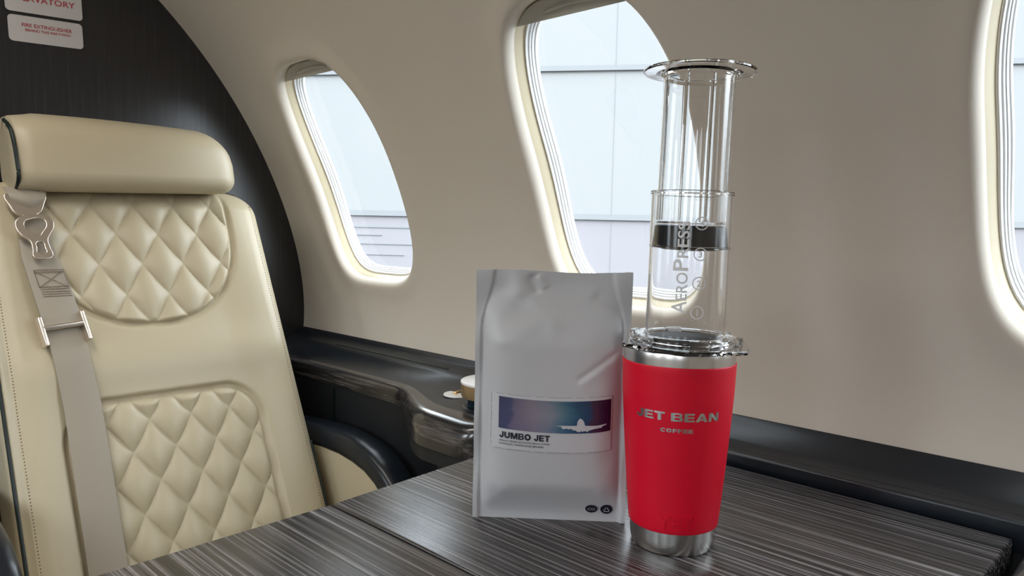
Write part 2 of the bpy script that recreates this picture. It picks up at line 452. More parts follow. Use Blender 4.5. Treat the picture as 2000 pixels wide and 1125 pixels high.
# ------------------------------------------------------------------ seat
SX0, SX1, SXC, SW = .2175, .6315, .4245, .207
def seat_y(z): return 1.2 - .5 * (.91 - z)
def sd_up(x, z):
    u = abs(x - .4265) / .1445; v = max(0, (.948 - z)) / .152; return (1 - (u ** 2.35 + v ** 2.35) ** (1 / 2.35)) * .1445
def sd_lo(x, z):
    hx, r = .1365, .05; dx = abs(x - .4195) - (hx - r); dz = (z - .7) + r
    sk = .006 * (x - .4195) / .1365
    return -(math.hypot(max(dx, 0), max(dz - sk * 0, 0)) + min(max(dx, dz), 0) - r)
def pillow(x, z, x0, px, z0, pz):
    a = (x - x0) / px + (z - z0) / pz; b = (x - x0) / px - (z - z0) / pz
    fa = abs(math.sin(PI * a)); fb = abs(math.sin(PI * b))
    return (fa * fb + .008) ** .5 - .089
def seat_g(x, z):
    g = 0
    su, sl = sd_up(x, z), sd_lo(x, z)
    g += .009 * smooth(.10, .17, abs(x - SXC)) * (1 - smooth(.175, .207, abs(x - SXC)) * .9)          # side bolsters
    g += .010 * math.exp(-((z - .752) / .035) ** 2) * (1 - smooth(.12, .20, abs(x - SXC)) * .7)        # lumbar roll
    g += -.006 * math.exp(-(su / .0035) ** 2) - .007 * math.exp(-(sl / .004) ** 2)
    if su > 0: g += .0112 * pillow(x, z, .3625, .0605, .973, .0895) * smooth(0, .010, su) - .001
    if sl > 0: g += .0112 * pillow(x, z, .334, .0582, .6675, .0770) * smooth(0, .012, sl) - .006 * smooth(0, .004, sl)
    return g
seat = empty('cabin_seat', (SXC, .85, 0))
tag(seat, 'cream leather cabin seat with diamond quilted back facing the table', 'seat')
def half_w(z):
    r = .042; zt = 1.000
    if z > zt - r: return SW - r + math.sqrt(max(0, r * r - (z - zt + r) ** 2))
    return SW
zr = list(np.linspace(.40, .955, 400)) + [1.0 - .045 + .045 * math.sin(PI / 2 * k / 26) for k in range(1, 27)]
body, up, lo = MB(), MB(), MB()
P = []; F = []
NF = 300
for z in zr:
    w = max(.02, half_w(z)); rz = .03
    roll = rz - math.sqrt(max(0, rz * rz - max(0, z - (1.0 - rz)) ** 2))
    row = []; yb = .098; rc = .022
    fy = seat_y(z) + roll
    def fpt(x):
        return fy - seat_g(x, z) * (1 if z < .97 else max(0, (1 - z) / .03))
    # left side from back to front
    for q in np.linspace(0, 1, 6): row.append((SXC - w, seat_y(z) + yb - (yb - rc) * q if True else 0, z))
    for q in range(1, 7):
        an = PI / 2 * q / 7; row.append((SXC - w + rc * .6 * (1 - math.cos(an)), fy + rc * (1 - math.sin(an)), z))
    xa, xb = SXC - w + rc * .6, SXC + w - rc * .6
    for q in range(NF): x = xa + (xb - xa) * q / (NF - 1); row.append((x, fpt(x), z))
    for q in range(6, 0, -1):
        an = PI / 2 * q / 7; row.append((SXC + w - rc * .6 * (1 - math.cos(an)), fy + rc * (1 - math.sin(an)), z))
    for q in np.linspace(1, 0, 6): row.append((SXC + w, seat_y(z) + yb - (yb - rc) * q, z))
    P.append(row)
nj = len(P[0])
flat = [p for r_ in P for p in r_]
sets = {0: [], 1: [], 2: []}
PA = np.array(P); dU = np.roll(PA, -1, 1) - np.roll(PA, 1, 1); dV = np.gradient(PA, axis=0)
NR = np.cross(dU, dV); NR /= np.linalg.norm(NR, axis=2, keepdims=True) + 1e-12; NRM = NR.reshape(-1, 3)
for i in range(len(P) - 1):
    for j in range(nj):
        a, b, c, d = i * nj + j, i * nj + (j + 1) % nj, (i + 1) * nj + (j + 1) % nj, (i + 1) * nj + j
        k = 0
        if 12 <= j < 12 + NF - 1:
            cx = (flat[a][0] + flat[c][0]) / 2; cz = (flat[a][2] + flat[c][2]) / 2
            if sd_up(cx, cz) > 0: k = 1
            elif sd_lo(cx, cz) > 0: k = 2
        sets[k].append((a, b, c, d))
for k, (nm, fs) in enumerate((('backrest', sets[0]), ('upper_quilted_panel', sets[1]), ('lower_quilted_panel', sets[2]))):
    used = sorted({i for f in fs for i in f} | (set(range((len(P) - 1) * nj, len(P) * nj)) | set(range(nj)) if k == 0 else set())); mp = {o: n for n, o in enumerate(used)}
    me = bpy.data.meshes.new(nm); off_ = np.array(seat.location)
    fl_ = [tuple(mp[i] for i in f) for f in fs]
    if k == 0: fl_ += [tuple(mp[i] for i in range((len(P) - 1) * nj, len(P) * nj)), tuple(mp[i] for i in range(nj - 1, -1, -1))]
    me.from_pydata([tuple(np.array(flat[i]) - off_) for i in used], [], fl_)
    me.polygons.foreach_set('use_smooth', [True] * len(me.polygons))
    me.normals_split_custom_set_from_vertices([tuple(NRM[i]) for i in used])
    me.materials.append(M['leather']); o = bpy.data.objects.new(nm, me); COL.objects.link(o); o.parent = seat
    if k: tag(o, 'diamond quilted cream leather panel')
# piping down both front edges
for sgn, nm in ((-1, 'piping'), (1, 'piping')):
    pts = []
    for z in np.linspace(.40, .965 if sgn < 0 else .60, 60):
        pts.append((SXC + sgn * (half_w(z) - .0035), seat_y(z) + .0045, z))
    shift(MB().tube(pts, .0024, 8).build(nm, M['piping'], seat), seat)
# stitched seam beside each piping
for sgn in (-1, 1):
    mb = MB()
    for k in range(150):
        z = .41 + k * .0038; x = SXC + sgn * (SW - .0165)
        y = seat_y(z) - seat_g(x, z) + .0002; dz = .0009; dy = .5 * dz
        mb.box((x - .0007, y - .0005, z - dz), (x + .0007, y + .0007, z + dz))
    shift(tag(mb.build('stitching', M['thread'], seat, smooth=False), kind='stuff'), seat)
# headrest
HX, HY, HZ = .4235, 1.252, 1.0425
def hdef(p):
    x, y, z = p
    # bigger radius at the upper right corner, flat gusset on the left
    zz_ = z
    if z > 0 and x > .108:
        q = min(1, (x - .108) / .052); zz_ = z * (.0565 - .047 * (1 - math.sqrt(1 - q * q))) / .0565
    if z > 0: zz_ -= .008 * smooth(-.12, -.16, x) * z / .0565
    if x < -.134: x = -.16 + (x + .16) * .30
    y2 = y - (.008 * (1 - (x / .165) ** 2) * (1 - (z / .06) ** 2) if y < 0 else 0)
    zz_ += .004 * (1 - (x / .165) ** 2) * smooth(0, .03, z)
    y2 += .012 * (z / .055)
    if y < 0 and z > 0: y2 += .020 * (z / .0565) ** 3
    zz_ += .011 * (x + .16) / .33 * smooth(.02, -.05, z)
    return (x, y2, zz_)
hr = rbox(.1600, .048, .0565, .026, 30, hdef).build('headrest', M['leather'], seat, angle=80)
hr.location = (HX - SXC, HY - .85, HZ)
pp = []
for k in range(40):
    t = k / 39; z = -.0545 + .104 * t
    q = hdef((-.1585, -.047 if abs(z) < .03 else -.047 + .03 * ((abs(z) - .03) / .026) ** 2.2, z)); pp.append((q[0] - .006 * (t ** 1.5) + .004, q[1] - .0020, q[2]))
MB().tube(pp, .0026, 8).build('headrest_piping', M['piping'], hr)
# seat cushion, pedestal
cu = rbox(.185, .24, .07, .04, 10, lambda p: p).build('seat_cushion', M['leather'], seat); cu.location = (0, -.12, .40)
pd = rbox(.13, .16, .16, .02, 4).build('pedestal', M['panel'], seat); pd.location = (0, 0, .165)
# armrests
def armrest(sx, name):
    a = MB()
    pts = [(1.20, .583), (1.15, .592), (1.10, .597), (1.05, .600), (1.00, .5995), (.96, .595), (.925, .587), (.895, .573), (.87, .553), (.855, .525), (.848, .49), (.846, .44), (.846, .38)]
    path = []
    for i in range(len(pts) - 1):
        for q in range(4):
            t = (i + q / 4); path.append((float(np.interp(t, range(len(pts)), [p[0] for p in pts])), float(np.interp(t, range(len(pts)), [p[1] for p in pts]))))
    path.append(pts[-1])
    sec = []
    hw_, hh = .026, .020
    for k in range(28):
        th = 2 * PI * k / 28; c, s = math.cos(th), math.sin(th)
        r_ = (abs(c) ** 3.2 + abs(s) ** 3.2) ** (-1 / 3.2); sec.append((hw_ * c * r_, hh * s * r_))
    P = []
    for i, (y, z) in enumerate(path):
        y0, z0 = path[max(0, i - 1)]; y1, z1 = path[min(len(path) - 1, i + 1)]
        ty, tz = y1 - y0, z1 - z0; l = math.hypot(ty, tz); ty /= l; tz /= l
        ny, nz = tz, -ty      # outward (up)
        if nz < 0 and i < 10: ny, nz = -ny, -nz
        P.append([(sx + u, y + ny * v, z + nz * v) for u, v in sec])
    a.grid(P, close_v=True); a.cap(P[0]); a.cap(P[-1], True)
    arm = shift(a.build(name, M['black'], seat, angle=60), seat); tag(arm, 'black padded armrest')
    s = 1 if sx > SXC else -1
    b = MB(); x0, x1 = sx - .022, sx + .020
    outl = [(y, z - .012) for y, z in path] + [(1.20, .38)]
    A = [(x0, y, z) for y, z in outl]; B = [(x1, y, z) for y, z in outl]
    b.grid([A, B], close_v=True); b.cap(A); b.cap(B, True)
    pn = shift(b.build('armrest_side', M['leather'], seat, angle=40), seat); pn.parent = arm; pn.parent = arm
    return arm
armrest(.671, 'armrest')
armrest(.165, 'armrest')

# ------------------------------------------------------------------ shoulder belt hanging on the seat
belt = empty('shoulder_belt', (.30, 1.12, .80)); tag(belt, 'taupe shoulder belt with metal links hanging down the front of the seat back', 'seat belt')
def strip(name, path, width, thick, m, parent=belt):
    """flat webbing along path of (x, off, z): off = distance in front of the seat surface"""
    mb = MB(); P = []
    for k, (x, off_, z, wd) in enumerate(path):
        y = seat_y(z) - off_
        P.append([(x - wd / 2, y - thick, z), (x - wd / 2 + .001, y - thick * 1.3, z), (x + wd / 2 - .001, y - thick * 1.3, z), (x + wd / 2, y - thick, z), (x + wd / 2, y, z), (x - wd / 2, y, z)])
    mb.grid(P, close_v=True); mb.cap(P[0]); mb.cap(P[-1], True)
    return shift(mb.build(name, m, parent, angle=40), belt)
def seg(a, b, n): return [tuple(a[i] + (b[i] - a[i]) * k / n for i in range(4)) for k in range(n + 1)]
strip('lower_strap', seg((.2985, .013, .812, .046), (.303, .0165, .76, .044), 6) + seg((.303, .0165, .76, .044), (.307, .012, .70, .045), 6)[1:] + seg((.307, .012, .70, .045), (.3035, .012, .462, .0455), 24)[1:], .045, .0016, M['webbing'])
us = strip('upper_strap', seg((.2825, .010, .920, .036), (.285, .016, .895, .044), 4) + seg((.285, .016, .895, .044), (.2935, .018, .845, .0475), 8)[1:] + seg((.2935, .018, .845, .0475), (.2985, .019, .806, .046), 6)[1:], .045, .0028, M['webbing'])
def stitch(mb, a, b, n, off_=.022):
    for k in range(n):
        t = (k + .5) / n; x = a[0] + (b[0] - a[0]) * t; z = a[1] + (b[1] - a[1]) * t; y = seat_y(z) - off_
        mb.box((x - .0006, y - .0006, z - .0005), (x + .0006, y + .0004, z + .0005))
mb = MB(); X0, X1, Za, Zb = .2735, .309, .8795, .856
for z in (.8795, .8765, .857, .854, .8505, .8475, .8445): stitch(mb, (X0 + (.88 - z) * .17, z), (X1 + (.88 - z) * .17, z), 17)
stitch(mb, (X0, .878), (X1 + .004, .856), 17); stitch(mb, (X1, .878), (X0 + .004, .856), 17)
stitch(mb, (X0, .88), (X0 + .004, .856), 12); stitch(mb, (X1, .88), (X1 + .004, .856), 12)
shift(tag(mb.build('stitching', M['thread'], us, smooth=False), kind='stuff'), belt)
# loop of webbing under the headrest
def fr(x, z, off_): return (x, seat_y(z) - off_, z)
def metal(name, pts, r, closed=True, flat=.55, parent=belt):
    return shift(MB().tube([fr(x, z, o) for x, z, o in pts], r, 10, closed=closed, flat=flat, up=(0, -.89, .45)).build(name, M['nickel'], parent, angle=60), belt)
lp = MB(); P = []
for k in range(13):
    t = k / 12; z = .992 - .026 * t; wd = .052 - .016 * t; dip = .004
    P.append([fr(.279 + wd * (u - .5), z - dip * math.sin(PI * u) * t, .022 + .008 * math.sin(PI * t) + .006 * math.sin(PI * u)) for u in np.linspace(0, 1, 12)])
lp.grid(P); P2 = [[(x, y + .0025, z) for (x, y, z) in r_] for r_ in P]; lp.grid(P2, flip=True)
lp.grid([P[-1], P2[-1]])
shift(lp.build('top_loop', M['webbing'], belt, angle=80), belt)
def on_seat(px, py, off_):
    r = ray(px, py); t = (1.2 - off_ - .455 + .5 * EYE[2] - EYE[1]) / (r[1] - .5 * r[2]); return EYE + r * t
SN = np.array([0, -1, .5]) / math.hypot(1, .5); SU = np.array([0, .5, 1]) / math.hypot(1, .5)
def metal_plate(name, loops, off_, thick=.0011):
    """flat pressed-metal plate with rounded rims lying parallel to the seat back"""
    o0 = on_seat(70, 440, off_); cu = bpy.data.curves.new(name, 'CURVE'); cu.dimensions = '2D'; cu.fill_mode = 'BOTH'; cu.extrude = thick; cu.bevel_depth = .0009; cu.bevel_resolution = 2; cu.resolution_u = 5
    for lp__ in loops:
        sp = cu.splines.new('BEZIER'); sp.bezier_points.add(len(lp__) - 1); sp.use_cyclic_u = True
        for b_, (px, py) in zip(sp.bezier_points, lp__):
            q = on_seat(px / 3.125, 340 + py / 3.125, off_) - o0; b_.co = (q[0], q @ SU, 0); b_.handle_left_type = b_.handle_right_type = 'AUTO'
        for b_ in sp.bezier_points: pass
    t = bpy.data.objects.new(name, cu); COL.objects.link(t); bpy.context.view_layer.update()
    me = bpy.data.meshes.new_from_object(t.evaluated_get(bpy.context.evaluated_depsgraph_get())); COL.objects.unlink(t); bpy.data.objects.remove(t); bpy.data.curves.remove(cu)
    for v in me.vertices: v.co = Vector(o0 + np.array([1, 0, 0]) * v.co.x + SU * v.co.y + SN * v.co.z) - belt.location
    me.name = name; me.materials.clear(); me.materials.append(M['nickel'])
    o = bpy.data.objects.new(name, me); COL.objects.link(o); o.parent = belt; return o
metal_plate('bracket', [[(28, 128), (60, 195), (98, 240), (165, 254), (232, 242), (262, 190), (262, 112), (236, 112), (232, 158), (205, 192), (165, 203), (112, 190), (62, 140), (44, 126)]], .027)
metal_plate('link_plate', [[(100, 285), (150, 256), (240, 252), (300, 268), (324, 318), (302, 368), (288, 402), (302, 450), (316, 505), (262, 516), (212, 510), (200, 455), (186, 412), (130, 372), (96, 322)],
                           [(146, 292), (178, 276), (262, 276), (284, 308), (262, 356), (232, 384), (192, 366), (148, 328)],
                           [(218, 420), (262, 418), (276, 450), (284, 482), (230, 486), (222, 452)]], .030)
# webbing folds through the eye
vf = MB(); P = []
for k in range(14):
    t = k / 13; z = .948 - .045 * t; wd = .024 + .018 * t
    P.append([fr(.2835 + .001 * t + wd * (u - .5), z, .017 - .003 * t + .004 * math.sin(PI * u)) for u in np.linspace(0, 1, 10)])
vf.grid(P); P2 = [[(x, y + .003, z) for (x, y, z) in r_] for r_ in P]; vf.grid(P2, flip=True); vf.grid([P[-1], P2[-1]])
shift(vf.build('folded_webbing', M['webbing'], belt, angle=80), belt)
# slide adjuster
bk = empty('adjuster', (0, 0, 0)); bk.parent = belt
def bar(name, a, b, wx, wy, wz, parent):
    A, B = Vector(fr(*a)), Vector(fr(*b)); mid = (A + B) / 2; L = (B - A).length / 2
    o = rbox(wx, wy, L, min(wx, wy) * .7, 3).build(name, M['nickel'], parent)
    o.location = mid - belt.location; o.rotation_mode = 'QUATERNION'; o.rotation_quaternion = (B - A).to_track_quat('Z', 'Y'); return o
sb = bar('side_bar', (.2695, .776, .020), (.2745, .822, .021), .0024, .0062, .02, bk) if False else None
adj = bar('adjuster_crossbar', (.271, .8035, .0245), (.326, .808, .0245), .0024, .0034, .02, belt)
COL.objects.unlink(bk); bpy.data.objects.remove(bk)
for (xa, za, xb, zb_) in ((.2745, .780, .2690, .8175), (.3265, .784, .3205, .8225)):
    bar('adjuster_side', (xa, za, .020), (xb, zb_, .022), .0026, .0060, .02, belt)

# ------------------------------------------------------------------ table
tab = empty('folding_table', (.45, .34, 0)); tag(tab, 'dark striped veneer folding table in front of the seat', 'table')
def leafplate(name, poly, th=.026):
    mb = MB(); b = .0025
    c = np.mean(np.array(poly), axis=0)
    def rg(ins, z):
        out = []
        n = len(poly)
        for i in range(n):
            p0, p1, p2 = [np.array(poly[(i + k) % n]) for k in (-1, 0, 1)]
            e1 = (p1 - p0) / np.linalg.norm(p1 - p0); e2 = (p2 - p1) / np.linalg.norm(p2 - p1)
            n1 = np.array([-e1[1], e1[0]]); n2 = np.array([-e2[1], e2[0]])
            k_ = (n1 + n2) / (1 + n1 @ n2); q = p1 + k_ * ins; out.append((q[0], q[1], z))
        return out
    rs = [rg(b, .70 - th), rg(0, .70 - th + b), rg(0, .70 - b), rg(b * .3, .70 - b * .3), rg(b, .70)]
    mb.grid(rs, close_v=True); mb.cap(rs[0]); mb.cap(rs[-1], True)
    return shift(mb.build(name, M['table'], tab, angle=50), tab)
leafplate('table_leaf', [(.3588, .113), (.729, .113), (.731, .592), (.3588, .5635)])
leafplate('table_leaf', [(-.10, .113), (.3568, .113), (.3568, .5633), (-.10, .5520)])
mb = MB().box((.34, .12, .672), (.375, .555, .675)); shift(mb.build('hinge_strip', M['piping'], tab, smooth=False), tab)
mb = MB().box((.50, .16, .60), (.735, .50, .6735)); shift(mb.build('slide_carriage', M['panel'], tab, smooth=False), tab)

# ------------------------------------------------------------------ coffee bag
BA = np.array([.431, .456]); BD = np.array([.6558, -.7549]); BN = np.array([-.7549, -.6558])   # base corner, along the front, towards the viewer
BW, BH = .131, .2145
ang = math.atan2(BD[1], BD[0])
bag = empty('coffee_bag', (float(BA[0] + BD[0] * BW / 2), float(BA[1] + BD[1] * BW / 2), .70), ang)
tag(bag, 'matt silver grey coffee bag with printed label standing on the table', 'coffee bag')
# local frame: x along the front (-BW/2..BW/2), y away from the viewer, z up
def crease(s, z, a, b, wdt, amp):
    a, b = np.array(a), np.array(b); p = np.array([s, z]); d = b - a; L = np.linalg.norm(d); d = d / L
    t = (p - a) @ d; q = (p - a) @ np.array([-d[1], d[0]])
    e = smooth(-.15 * L, .15 * L, t) * (1 - smooth(.85 * L, 1.15 * L, t))
    return .5 * amp * math.exp(-(q / (wdt * 1.15)) ** 2) * e
def inner_half(z):   # half width of the filled part
    return BW / 2 - .0062 - .010 * smooth(.165, .215, z) * 1.0
def bag_front(s, z):
    """forward bulge of the front face at s (0..BW), z"""
    x = s - BW / 2; h = inner_half(z); u = abs(x) / h
    zz_ = max(0, 1 - u ** 6) if u < 1 else 0
    env = zz_ * smooth(.004, .036, z) * (1 - smooth(.150, .206, z))
    g = env * (.0100 + .004 * math.sin(PI * min(1, z / .2)))
    g += .0012 * env * math.sin(31 * x + 4) * math.sin(44 * z + 1)
    g += crease(s, z, (.088, .125), (.122, .150), .0022, -.0018) + crease(s, z, (.090, .121), (.124, .146), .0035, .0010)
    g += crease(s, z, (.030, .208), (.070, .168), .007, .0030) + crease(s, z, (.046, .210), (.052, .196), .004, -.0030) + crease(s, z, (.052, .210), (.058, .200), .003, .0024)
    g += crease(s, z, (.012, .175), (.040, .200), .006, .0022) + crease(s, z, (.100, .195), (.121, .178), .006, -.0020)
    g += crease(s, z, (.116, .168), (.122, .135), .005, .0022) + crease(s, z, (.014, .06), (.012, .10), .004, .0010)
    g += crease(s, z, (.010, .012), (.030, .030), .005, .0015) + crease(s, z, (.121, .012), (.105, .028), .005, .0012)
    g += crease(s, z, (.02, .155), (.055, .172), .006, .0015) + crease(s, z, (.112, .05), (.118, .085), .006, -.0016)
    g += .0009 * math.sin(60 * s) * smooth(.18, .21, z)
    # side seal fins stand slightly proud along the edge
    g += .0016 * smooth(h, h + .002, abs(x)) + .0012 * math.sin(z * 95 + (1 if x > 0 else 0)) * smooth(h - .002, h + .004, abs(x))
    return g
def bag_thick(z): return .056 * max(0, 1 - (z / BH) ** 2.4) * (.86 + .14 * smooth(0, .03, z)) + .0012
NS, NZ = 120, 200
A = []; B = []
for i in range(NZ + 1):
    z = BH * i / NZ
    zt = z + (.0012 * math.sin(4 + 3.2 * 0) if False else 0)
    ra, rb = [], []
    for j in range(NS + 1):
        s = BW * j / NS; x = s - BW / 2
        wv = .0010 * math.sin(s * 55) * smooth(.205, BH, z)
        ra.append((x, -bag_front(s, z), z + wv)); rb.append((x, bag_thick(z) + .3 * bag_front(s, z), z + wv))
    A.append(ra); B.append(rb)
mb = MB(); mb.grid(A); mb.grid(B, flip=True)
# gusset sides set in from the fins, closed fins at the very edge
for j, sg in ((0, 1), (NS, -1)):
    f0 = [r_[j] for r_ in A]; f1 = [(r_[j][0], r_[j][1] + .0012, r_[j][2]) for r_ in A]; b0 = [r_[j] for r_ in B]; b1 = [(r_[j][0], r_[j][1] - .0006, r_[j][2]) for r_ in B]
    gin = []
    rows = [f0, f1, [(p[0] + sg * .006, p[1] + .0012, p[2]) for p in f1]]
    def gu(t, dp):
        return [(a[0] + sg * (.006 + dp * math.sin(PI * min(1, z_[2] / .2)) * .8), a[1] + .0024 + (b[1] - a[1] - .004) * t if (b[1] - a[1]) > .004 else a[1] + (b[1] - a[1]) * t, a[2]) for a, b, z_ in zip(f0, b0, f0)]
    rows += [gu(.0, .0), gu(.25, .003), gu(.5, .010), gu(.75, .003), gu(1.0, .0), b1, b0]
    mb.grid(rows)
mb.grid([A[0], B[0]]); mb.grid([A[-1], B[-1]])
mb.build('pouch', M['bag'], bag, angle=70)
def bpt(s, z, lift): return (s - BW / 2, -bag_front(s, z) - lift, z)
def patch(name, s0, s1, z0, z1, lift, m, parent, ns=40, nz=24, curve=0.0):
    P = [[bpt(s0 + (s1 - s0) * j / ns, z0 + (z1 - z0) * i / nz - curve * math.sin(PI * j / ns), lift) for j in range(ns + 1)] for i in range(nz + 1)]
    P2 = [[(x, y + lift * .6, z) for (x, y, z) in r_] for r_ in P]
    mb = MB(); mb.grid(P); mb.grid(P2, flip=True); mb.grid([P[0], P2[0]]); mb.grid([P[-1], P2[-1]]); mb.grid([[r_[0] for r_ in P], [r_[0] for r_ in P2]]); mb.grid([[r_[-1] for r_ in P], [r_[-1] for r_ in P2]])
    return mb.build(name, m, parent, angle=60)
CV = .0026
lab = patch('label', .0150, .1178, .0655, .1125, .00035, M['label'], bag, curve=CV)
# printed picture: soft colour fields
pm = mat('label_print', (.2, .2, .3), .4); nt = pm.node_tree; L = nt.links
tc = nd(pm, 'ShaderNodeTexCoord'); sx = nd(pm, 'ShaderNodeSeparateXYZ'); L.new(tc.outputs['Generated'], sx.inputs[0])
nz_ = nd(pm, 'ShaderNodeTexNoise'); nz_.inputs['Scale'].default_value = 3; L.new(tc.outputs['Generated'], nz_.inputs['Vector'])
ma = nd(pm, 'ShaderNodeMath', operation='MULTIPLY_ADD'); ma.inputs[1].default_value = .16; L.new(nz_.outputs[0], ma.inputs[0])
sub = nd(pm, 'ShaderNodeMath', operation='SUBTRACT'); sub.inputs[1].default_value = .08; L.new(sx.outputs[0], sub.inputs[0]); L.new(sub.outputs[0], ma.inputs[2])
rp = nd(pm, 'ShaderNodeValToRGB'); cr = rp.color_ramp
st = [(0, (.030, .030, .085)), (.10, (.045, .048, .11)), (.13, (.12, .095, .15)), (.30, (.20, .165, .20)), (.45, (.17, .18, .22)), (.55, (.075, .14, .18)), (.64, (.022, .09, .14)), (.72, (.010, .045, .10)), (.80, (.008, .03, .085)), (.84, (.05, .010, .035)), (.93, (.022, .005, .03)), (1, (.012, .004, .03))]
cr.elements[0].position = st[0][0]; cr.elements[0].color = (*st[0][1], 1); cr.elements[1].position = 1; cr.elements[1].color = (*st[-1][1], 1)
for p_, c_ in st[1:-1]: e = cr.elements.new(p_); e.color = (*c_, 1)
L.new(ma.outputs[0], rp.inputs[0])
mx = nd(pm, 'ShaderNodeMix', data_type='RGBA', blend_type='MULTIPLY'); mx.inputs[0].default_value = .55
zr_ = nd(pm, 'ShaderNodeValToRGB'); zr_.color_ramp.elements[0].color = (.75, .8, 1.1, 1); zr_.color_ramp.elements[1].color = (.75, .75, .8, 1)
em = zr_.color_ramp.elements.new(.5); em.color = (1.2, 1.2, 1.2, 1)
L.new(sx.outputs[2], zr_.inputs[0]); L.new(rp.outputs[0], mx.inputs[6]); L.new(zr_.outputs[0], mx.inputs[7]); L.new(mx.outputs[2], pm.node_tree.nodes['Principled BSDF'].inputs['Base Color'])
patch('picture', .0217, .1157, .0826, .1096, .00065, pm, lab, curve=CV)
def cvd(s): return -CV * math.sin(PI * min(1, max(0, (s - .0150) / .1028)))
# label outline
mb = MB()
for (s0, z0, s1, z1) in ((.0152, .1125, .117, .1125), (.0152, .0657, .117, .0657), (.0152, .0657, .0152, .1125), (.1168, .0657, .1168, .1125)):
    for k in range(30):
        if (k * 7) % 10 < 2: continue
        p = []
        for t, dd in ((k / 30, -.00009), ((k + 1) / 30, -.00009), ((k + 1) / 30, .00009), (k / 30, .00009)):
            s_ = s0 + (s1 - s0) * t + (dd if s0 == s1 else 0); z_ = z0 + (z1 - z0) * t + (dd if z0 == z1 else 0); p.append(bpt(s_, z_ + cvd(s_), .0006))
        mb.add(p, [(0, 1, 2, 3)])
mb.build('label_outline', M['ink'], lab, smooth=False)
# aeroplane silhouette
pl = [(1010, 595), (1100, 588), (1220, 584), (1340, 580), (1345, 520), (1360, 490), (1385, 465), (1410, 475), (1435, 500), (1450, 530), (1456, 575), (1540, 576), (1640, 573), (1740, 557), (1795, 546), (1788, 562), (1730, 582), (1715, 605), (1672, 612), (1600, 625), (1550, 640), (1512, 655), (1500, 674), (1484, 660), (1440, 660), (1420, 678), (1408, 652), (1385, 676), (1372, 652), (1345, 674), (1330, 655), (1282, 650), (1240, 625), (1220, 640), (1190, 628), (1125, 640), (1105, 618), (1100, 602)]
def lp_(px, py):
    x = 960 + px / 8; y = 750 + py / 8; return .0219 + (x - 977) / 215 * .0936, .1100 - (y - 772) / 60.5 * .0266
pts = [lp_(*p) for p in pl]
import bmesh
def flatfill(name, polys, fn, m, parent, cut=.0015):
    me = bpy.data.meshes.new(name); bm = bmesh.new()
    for poly in polys:
        f = bm.faces.new([bm.verts.new((a, 0, b)) for a, b in poly])
    bmesh.ops.triangulate(bm, faces=bm.faces)
    for v in bm.verts: v.co = Vector(fn(v.co.x, v.co.z))
    bm.to_mesh(me); bm.free(); me.materials.append(m)
    o = bpy.data.objects.new(name, me); COL.objects.link(o); o.parent = parent; return o
flatfill('aeroplane_print', [pts], lambda s, z: bpt(s, z + cvd(s) * .0 - .0006, .0010), M['label'], lab)
def text(name, body, size, fn, m, parent, align='LEFT', sxx=1.0, bold=0.0, space=1.0, res=3, sub=0, deep=0, fit=None):
    cu = bpy.data.curves.new(name, 'FONT'); cu.body = body; cu.size = size; cu.align_x = align; cu.offset = bold * size; cu.space_character = space; cu.resolution_u = res; cu.extrude = deep
    t = bpy.data.objects.new(name, cu); COL.objects.link(t)
    bpy.context.view_layer.update(); dg = bpy.context.evaluated_depsgraph_get()
    me = bpy.data.meshes.new_from_object(t.evaluated_get(dg)); COL.objects.unlink(t); bpy.data.objects.remove(t); bpy.data.curves.remove(cu)
    bm = bmesh.new(); bm.from_mesh(me)
    if fit:
        xs = [v.co.x for v in bm.verts]; k_ = fit / (max(xs) - min(xs)); x0_ = min(xs)
        for v in bm.verts: v.co.x = (v.co.x - x0_) * k_
    if sub:
        bmesh.ops.triangulate(bm, faces=bm.faces); bmesh.ops.subdivide_edges(bm, edges=bm.edges, cuts=sub, use_grid_fill=True)
    for v in bm.verts: v.co = Vector(fn(v.co.x * sxx, v.co.y, v.co.z) if deep else fn(v.co.x * sxx, v.co.y))
    bm.to_mesh(me); bm.free(); me.name = name; me.materials.clear(); me.materials.append(m)
    o = bpy.data.objects.new(name, me); COL.objects.link(o); o.parent = parent; return o
def G(*r): return [[(a, b), (c, b), (c, d), (a, d)] for a, b, c, d in r]
def arcp(cx, cy, rx, ry, ix, iy, a0, a1, n=10):
    o = [(cx + rx * math.cos(a0 + (a1 - a0) * k / n), cy + ry * math.sin(a0 + (a1 - a0) * k / n)) for k in range(n + 1)]
    i = [(cx + ix * math.cos(a0 + (a1 - a0) * k / n), cy + iy * math.sin(a0 + (a1 - a0) * k / n)) for k in range(n + 1)]
    return [[o[k], o[k + 1], i[k + 1], i[k]] for k in range(n)]
ROUND = arcp(.62, .5, .62, .52, .26, .24, 0, 2 * PI, 28)
